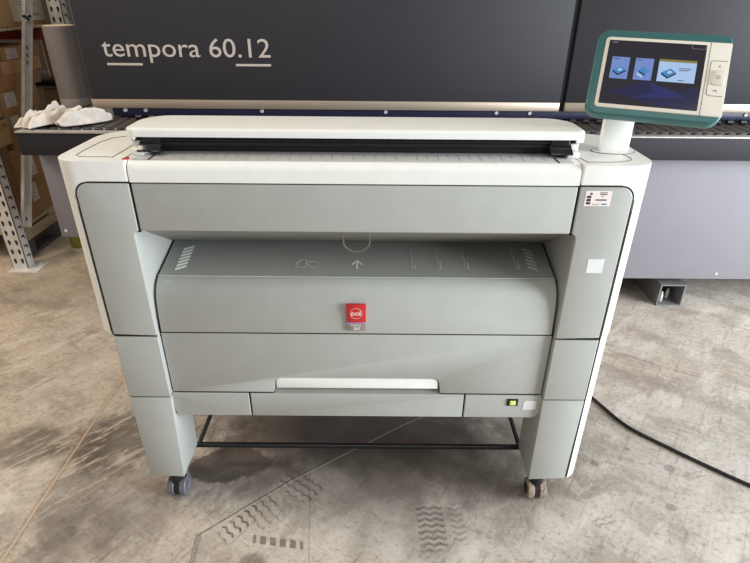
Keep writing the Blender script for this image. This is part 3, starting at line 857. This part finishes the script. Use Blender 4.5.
# ------------------------------------------------------------------ rags on the bed's left end
def rag(name, c, lx, ly, h, rot, seed, label):
    nx, ny = 96, 60
    t = bmesh.new(); G = []
    off = Vector((seed*3.1, seed*7.7, seed))
    for j in range(ny):
        row = []
        for i in range(nx):
            u, v = 2*i/(nx-1)-1, 2*j/(ny-1)-1
            q = Vector((u*1.6, v*1.4, 0))+off
            edge = 1+.22*noise.noise(Vector((math.atan2(v, u)*1.3, seed, 2)))
            r = min(1.0, max(abs(u), abs(v))/edge)
            wx = .10*noise.noise(q*1.3+Vector((9, 0, 0))); wy = .16*noise.noise(q*1.2+Vector((0, 9, 4)))
            n1 = noise.noise(Vector((u*1.2, v*.6, seed))); n2 = noise.noise(Vector((u*2.0+4, v*1.2, seed+5)))
            def pleat(p, k):
                p -= math.floor(p)
                return p/k if p < k else (1-p)/(1-k)
            c1 = pleat(v*1.35+.55*n1+.25*u+seed*.3, .24); c2 = pleat(v*2.9-u*.55+.8*n2, .3); c3 = pleat(v*5.3+u*.9+1.1*n1-.6*n2, .4)
            env = max(0, 1-r**3.2)**.75
            z = h*env*(.22+.52*c1+.24*c2+.10*c3+.28*n2) + .004*(1-env)
            x, y = (u*edge+wx)*lx, (v*edge+wy)*ly*(1-.35*u*u)
            ca, sa = math.cos(rot), math.sin(rot)
            row.append(t.verts.new((c[0]+x*ca-y*sa, c[1]+x*sa+y*ca, c[2]+max(z, .003))))
        G.append(row)
    for j in range(ny-1):
        for i in range(nx-1): t.faces.new((G[j][i], G[j][i+1], G[j+1][i+1], G[j+1][i]))
    mb = MB(); mb._merge(t)
    o = mb.build(name, M['cloth'], None, 80, off=Vector(c))
    s = o.modifiers.new('s', 'SOLIDIFY'); s.thickness = .003; s.offset = 0
    return tag(o, label, 'rag', 'rags on the machine bed')
rag('rag', (-1.685, 1.50, 1.0045), .17, .075, .085, 1.22, 1, 'crumpled white rag at the front left corner of the machine bed')
rag('rag', (-1.505, 1.49, 1.0045), .125, .062, .085, .80, 4, 'crumpled cream rag lying under the end of the charcoal hood')

# ------------------------------------------------------------------ wrapped roll behind the machine's end
RL = empty('material_roll', (-1.90, 2.2, 0), 'tall upright roll in grey wrap standing at the left end of the hood', 'roll')
mb = MB(); mb.lathe([(.08, 0), (.0885, .004), (.0885, 1.414), (.0865, 1.42), (.02, 1.42)], (-1.90, 2.2, 0), 'z', 40)
mb.build('wrap', M['rollwrap'], RL)
mb = MB(); mb.lathe([(.02, 1.4205), (.085, 1.4205), (.085, 1.424), (.02, 1.424)], (-1.90, 2.2, 0), 'z', 40)
mb.build('roll_end', M['rollend'], RL)['label'] = 'pale end of the roll'
mb = MB(); mb.lathe([(.0888, .93), (.0895, .932), (.0895, 1.012), (.0888, 1.014)], (-1.90, 2.2, 0), 'z', 40)
mb.build('tape_band', M['rolltape'], RL)['label'] = 'pale clear tape band'

# ------------------------------------------------------------------ pail
PL = empty('pail', (-2.06, 2.11, 0), 'small green and white pail on the floor behind the machine leg', 'pail')
mb = MB(); mb.lathe([(.058, 0), (.062, .002), (.064, .03), (.066, .032)], (-2.06, 2.11, 0), 'z', 32)
mb.build('pail_base', M['pailwhite'], PL)
mb = MB(); mb.lathe([(.0645, .0325), (.070, .20), (.070, .205), (.02, .205)], (-2.06, 2.11, 0), 'z', 32)
mb.build('pail_body', M['pailgreen'], PL)

# ------------------------------------------------------------------ pallet rack
RK = empty('pallet_rack', (-2.4, 2.3, 0), 'galvanised pallet rack with rust orange beams at the left', 'rack')
def rpart(mb, name, mats, parent=RK, label=None):
    o = mb.build(name, mats, parent)
    if label: o['label'] = label
    return o
def upright(x, y, h, plate=True):
    w, d = .10, .075
    mb = MB()
    mb.box((x-w, y, 0), (x, y+.004, h)); mb.box((x-.004, y, 0), (x, y+d, h)); mb.box((x-w, y, 0), (x-w+.004, y+d, h))
    mb.box((x-w, y+d-.004, 0), (x-w+.02, y+d, h)); mb.box((x-.02, y+d-.004, 0), (x, y+d, h))
    z = .06
    while z < h-.05:
        for k in (.25, .70):
            cx = x-w*k
            mb.prism([(cx+.010*math.cos(a)*(1 if a < PI else .7), z+.019*math.sin(a)) for a in [2*PI*j/12 for j in range(12)]], 'y', y-.0006, y+.001, mi=1)
        mb.prism([(y+.022, z+.035), (y+.056, z+.035), (y+.058, z+.010), (y+.048, z+.010), (y+.044, z+.025), (y+.022, z+.025)], 'x', x-.001, x+.0006, mi=1)
        z += .065
    o = rpart(mb, 'upright', [M['galv'], M['slot']])
    if plate:
        mb = MB(); mb.box((x-w-.01, y-.05, 0), (x+.075, y+d+.04, .007), .001)
        mb.lathe([(.002, .007), (.010, .007), (.010, .014), (.002, .014)], (x+.045, y+d-.01, 0), 'z', 6)
        mb.lathe([(.002, .007), (.010, .007), (.010, .014), (.002, .014)], (x+.035, y-.02, 0), 'z', 6)
        rpart(mb, 'foot_plate', M['galv'], o)
    return o
upright(-2.255, 1.785, 2.2)
upright(-2.185, 2.83, 2.2)
# second frame beside the rear post
upright(-2.185, 2.945, 2.2)
# diagonal brace (open channel)
mb = MB()
p0, p1 = Vector((-2.275, 1.895, .255)), Vector((-2.275, 2.78, 1.93))
d = (p1-p0); L = d.length; d.normalize(); n = Vector((0, d.z, -d.y))
def obox(mb, o, a, b, c, bevel=0, mi=0):
    q = [o, o+a, o+a+b, o+b]; mb.hull8([*q, *[v+c for v in q]], bevel, 1, mi)
w = .075
obox(mb, p0-n*w/2+Vector((.004, 0, 0)), n*w, Vector((.004, 0, 0)), d*L)
for k in (-1, 1):
    obox(mb, p0+n*(k*w/2)-n*.002+Vector((.004, 0, 0)), n*.004, Vector((.022, 0, 0)), d*L)
obox(mb, p0-n*.012+Vector((.008, 0, 0)), n*.024, Vector((.007, 0, 0)), d*L)
for t in (.05, L*.56, L*.585, L*.61):
    c = p0+d*t
    mb.box((c.x+.014, c.y-.006, c.z-.012), (c.x+.0165, c.y+.006, c.z+.012), mi=1)
rpart(mb, 'brace', [M['galv'], M['slot']])
# bracket patch at the brace
mb = MB()
for i in range(3):
    for j in range(2):
        mb.box((-2.262, 2.475+.028*i, 1.425+.025*j+.008*(i % 2)), (-2.246, 2.495+.028*i, 1.441+.025*j+.008*(i % 2)), .002, 1, mi=(i+j) % 2)
rpart(mb, 'bracket', [M['galv'], M['slot']])
# beams and deck boards
for y in (1.80, 2.83):
    mb = MB(); mb.box((-4.6, y, 1.295), (-2.375, y+.045, 1.378), .004)
    rpart(mb, 'beam', M['orange'], label='rust orange beam')
mb = MB()
for k in range(7): mb.box((-4.5, 1.80+.155*k, 1.378), (-2.335, 1.94+.155*k, 1.396), .003, 1)
rpart(mb, 'deck', M['wood'])

# pallets and boxes
def pallet(name, x0, x1, y0, y1, label):
    o = empty(name, ((x0+x1)/2, (y0+y1)/2, 0), label, 'pallet')
    for k in range(3):
        y = y0+(y1-y0-.09)*k/2
        for j in range(2):
            pass
    for k in range(3):
        x = x0+(x1-x0-.1)*k/2
        mb = MB(); mb.box((x, y0, .0), (x+.10, y1, .02), .002, 1)
        for j in range(3): yy = y0+(y1-y0-.12)*j/2; mb.box((x, yy, .02), (x+.10, yy+.12, .115), .003, 1)
        mb.build('runner', M['galvdark'], o)
        mb = MB(); mb.box((x, y0, .115), (x+.10, y1, .185), .003, 1); mb.build('stringer', M['wood'], o)
    for j in range(3):
        yy = y0+(y1-y0-.12)*j/2
        mb = MB(); mb.box((x0, yy, .185), (x1, yy+.12, .205), .002, 1)
        mb.build('crossboard', M['wood'], o)
    n = 7
    for k in range(n):
        x = x0+(x1-x0-.10)*k/(n-1)
        mb = MB(); mb.box((x, y0, .205), (x+.10, y1, .228), .002, 1)
        mb.build('deck_board', M['wood'], o)
    return o
pallet('pallet', -3.55, -2.335, 1.92, 2.77, 'weathered wooden pallet on the floor under the stacked cartons')

def carton(x1, y0, y1, z0, z1, label, depth=.5, m='card', lab=None, tilt=0.0, seamline=True, text=None, group=None, white=False):
    """carton whose right side is at x1; lab = (y0, y1, z0, z1) of a paper label on that side"""
    cx, cy = x1-depth/2, (y0+y1)/2
    o = empty('cardboard_box', (cx, cy, z0), label, 'box', group)
    mb = MB()
    mb.box((x1-depth, y0, z0), (x1, y1, z1), .003, 1)
    # closed flaps on top
    mb.box((x1-depth+.002, y0+.002, z1-.002), (cx-.002, y1-.002, z1+.002), 0)
    mb.box((cx+.002, y0+.002, z1-.002), (x1-.002, y1-.002, z1+.002), 0)
    mb.build('carton', M[m], o)
    mb = MB(); mb.box((x1-.01, cy-.02, z1+.0005), (x1+.0006, cy+.02, z1+.0026)); mb.box((x1-depth, cy-.02, z1+.0005), (x1-.01, cy+.02, z1+.0026))
    mb.build('packing_tape', M['tape'], o)
    if lab:
        mb = MB(); mb.box((x1-.0005, lab[0], lab[2]), (x1+.0012, lab[1], lab[3]), 0, 1, 0)
        h, w = lab[3]-lab[2], lab[1]-lab[0]
        for k in range(6):
            z = lab[3]-h*(.12+.14*k); ww = w*(.85-.12*((k*37) % 5))
            mb.box((x1+.0009, lab[0]+w*.06, z-h*.022), (x1+.0016, lab[0]+w*.06+ww*.9, z+h*.022), 0, 1, 1)
        mb.build('shipping_label', [M['paper'], M['inkpale']], o)
    if text:
        body, ty, tz, tw, th = text
        xf = Matrix.Translation((x1+.0002, 0, 0)) @ Matrix.Rotation(PI/2, 4, 'Z')
        mb = MB(); text_mb(body, (ty, 0, tz), tw, th, .0008, xf=xf, mb=mb)
        mb.build('printed_text', M['ink'], o)
    if tilt: o.rotation_euler.z = tilt
    return o
GR = 'cartons stacked on the floor pallet'
BX = -2.345
# right hand column, from the pallet upwards
carton(BX, 2.07, 2.50, .229, .458, 'labelled carton on the pallet, lowest of the stack beside the brace', .55, 'card', (2.17, 2.245, .325, .445), group=GR)
carton(BX, 2.08, 2.50, .461, .69, 'labelled carton second from the pallet in the stack beside the brace', .55, 'card', (2.215, 2.30, .49, .60), group=GR)
carton(BX, 2.14, 2.52, .693, .898, 'labelled carton just below the big carton, behind the crumpled rag', .55, 'card', (2.19, 2.27, .79, .885), group=GR)
carton(BX, 2.155, 2.56, .901, 1.040, 'carton with a square paper label under the three flat cartons', .55, 'card', (2.19, 2.30, .945, 1.028), group=GR)
carton(BX, 2.232, 2.64, 1.043, 1.124, 'flat unlabelled carton, lowest of the three flat cartons behind the brace', .5, 'card', group=GR)
carton(BX, 2.255, 2.69, 1.127, 1.207, 'flat unlabelled carton in the middle of the three flat cartons behind the brace', .5, 'card2', group=GR)
carton(BX, 2.285, 2.71, 1.210, 1.282, 'flat carton with a white label, top of the stack below the orange beam', .5, 'card', (2.335, 2.45, 1.216, 1.276), group=GR)
# the column nearer the front post
carton(BX, 1.95, 2.066, .229, .458, 'narrow plain carton on the pallet beside the perforated post', .5, 'card3', group=GR)
carton(BX, 1.95, 2.076, .461, .736, 'tall narrow plain carton under the big printed carton', .5, 'card3', group=GR)
carton(BX+.012, 1.90, 2.130, .738, .886, 'big printed carton with dark lettering beside the perforated post', .45, 'card2', group=GR, text=('LETE', 2.015, .842, .105, .026))
carton(BX, 1.93, 2.146, .901, 1.04, 'plain carton standing above the big printed carton', .5, 'card3', group=GR)
carton(BX, 1.88, 2.222, 1.043, 1.124, 'flat plain carton left of the three flat ones, bottom of its pile', .5, 'card', group=GR)
carton(BX, 1.90, 2.245, 1.127, 1.207, 'flat plain carton left of the three flat ones, middle of its pile', .5, 'card', group=GR)
carton(BX, 1.92, 2.275, 1.210, 1.282, 'flat plain carton left of the labelled top carton, top of its pile', .5, 'card3', group=GR)
# top shelf
def wrapped_box():
    o = carton(BX+.01, 2.05, 2.50, 1.398, 1.78, 'brown carton in creased packing film on the upper rack shelf', .6, 'card2')
    return o
wrapped_box()
o = carton(BX, 2.51, 2.885, 1.398, 1.74, 'white carton with small print on the upper rack shelf beside the brace', .6, 'cardwhite', (2.60, 2.68, 1.50, 1.62))
mb = MB()
xf = Matrix.Translation((BX+.0002, 0, 0)) @ Matrix.Rotation(PI/2, 4, 'Z')
text_mb('STER', (2.745, 0, 1.452), .075, .016, .0008, xf=xf, mb=mb)
mb.box((BX-.0005, 2.512, 1.3995), (BX+.0008, 2.883, 1.425), mi=1)
mb.box((BX-.0005, 2.755, 1.50), (BX+.0010, 2.81, 1.545), mi=2); mb.box((BX, 2.765, 1.518), (BX+.0014, 2.80, 1.522), mi=0)
mb.build('printed_text', [M['ink'], M['card'], M['paper']], o)

# things behind the rack
RK2 = empty('storage_shelf', (-2.75, 3.25, 0), 'dark metal shelf standing behind the pallet rack', 'shelf')
for z in (.93, .996):
    mb = MB(); mb.box((-3.6, 3.10, z-.006), (-2.00, 3.50, z+.012), .002); mb.build('shelf_board', M['galvdark'], RK2)
for x in (-3.58, -2.04):
    for y in (3.12, 3.47):
        mb = MB(); mb.box((x, y-.015, 0), (x+.03, y+.015, 1.5), .002); mb.build('post', M['galvdark'], RK2)
mb = MB(); mb.box((-3.6, 3.10, .02), (-2.00, 3.50, .05), .002); mb.build('shelf_board', M['galvdark'], RK2)
o = carton(-2.330, 3.11, 3.43, 1.009, 1.31, 'brown carton with a pale front edge on the shelf behind the rack', .215, 'card3')
mb = MB(); mb.box((-2.547, 3.1065, 1.010), (-2.537, 3.1105, 1.309)); mb.build('edge_tape', M['rollend'], o)['label'] = 'pale edge strip'
mb = MB(); text_mb('YS', (-2.500, 3.1093, 1.125), .05, .03, .0008, mb=mb); mb.build('printed_text', M['ink'], o)
carton(-2.475, 3.12, 3.43, .051, .915, 'tall brown carton under the shelf behind the rack', .16, 'card3')

# ------------------------------------------------------------------ light, world, camera
def area(name, loc, target, size, energy, col, sy=None):
    l = bpy.data.lights.new(name, 'AREA'); l.energy = energy; l.color = col
    l.shape = 'RECTANGLE'; l.size = size; l.size_y = sy or size
    o = bpy.data.objects.new(name, l); COL.objects.link(o); o.location = loc
    o.rotation_euler = (Vector(target)-Vector(loc)).to_track_quat('-Z', 'Y').to_euler()
    return o
area('bay_door_daylight', (5.0, -1.35, 1.6), (-.3, .3, .6), 3.2, 500, (.85, .925, 1.0), 2.8)
area('overhead_fill', (.2, -2.8, 4.6), (.0, .6, .4), 3.4, 36, (1.0, .98, .95), 2.2)  # added fill from above for the top surfaces, no fitting in view
area('warm_left_fill', (-3.6, .6, 4.3), (-1.7, 1.0, 0), 1.6, 118, (1.0, .84, .66), 1.6)  # added warm fill for the left side, no lamp in view
w = bpy.data.worlds.new('hall'); SC.world = w; w.use_nodes = True
bg = w.node_tree.nodes['Background']; bg.inputs[0].default_value = (1.0, .965, .92, 1); bg.inputs[1].default_value = .33

cam = bpy.data.cameras.new('camera'); co = bpy.data.objects.new('camera', cam); COL.objects.link(co)
co.location = (0, -1.353, 1.61)
pitch, roll = math.radians(28.14), math.radians(.453)
fw = Vector((0, math.cos(pitch), -math.sin(pitch))); r0 = Vector((1, 0, 0)); u0 = r0.cross(fw)
R = math.cos(roll)*r0+math.sin(roll)*u0; U = -math.sin(roll)*r0+math.cos(roll)*u0
co.matrix_world = Matrix(((R.x, U.x, -fw.x, 0), (R.y, U.y, -fw.y, -1.353), (R.z, U.z, -fw.z, 1.61), (0, 0, 0, 1)))
cam.sensor_width = 36; cam.lens = 541.0/750*36; cam.clip_start = .05
SC.camera = co
vs = SC.view_settings
vs.view_transform = 'Standard'; vs.look = 'None'; vs.gamma = 1; vs.exposure = .11; vs.use_curve_mapping = False
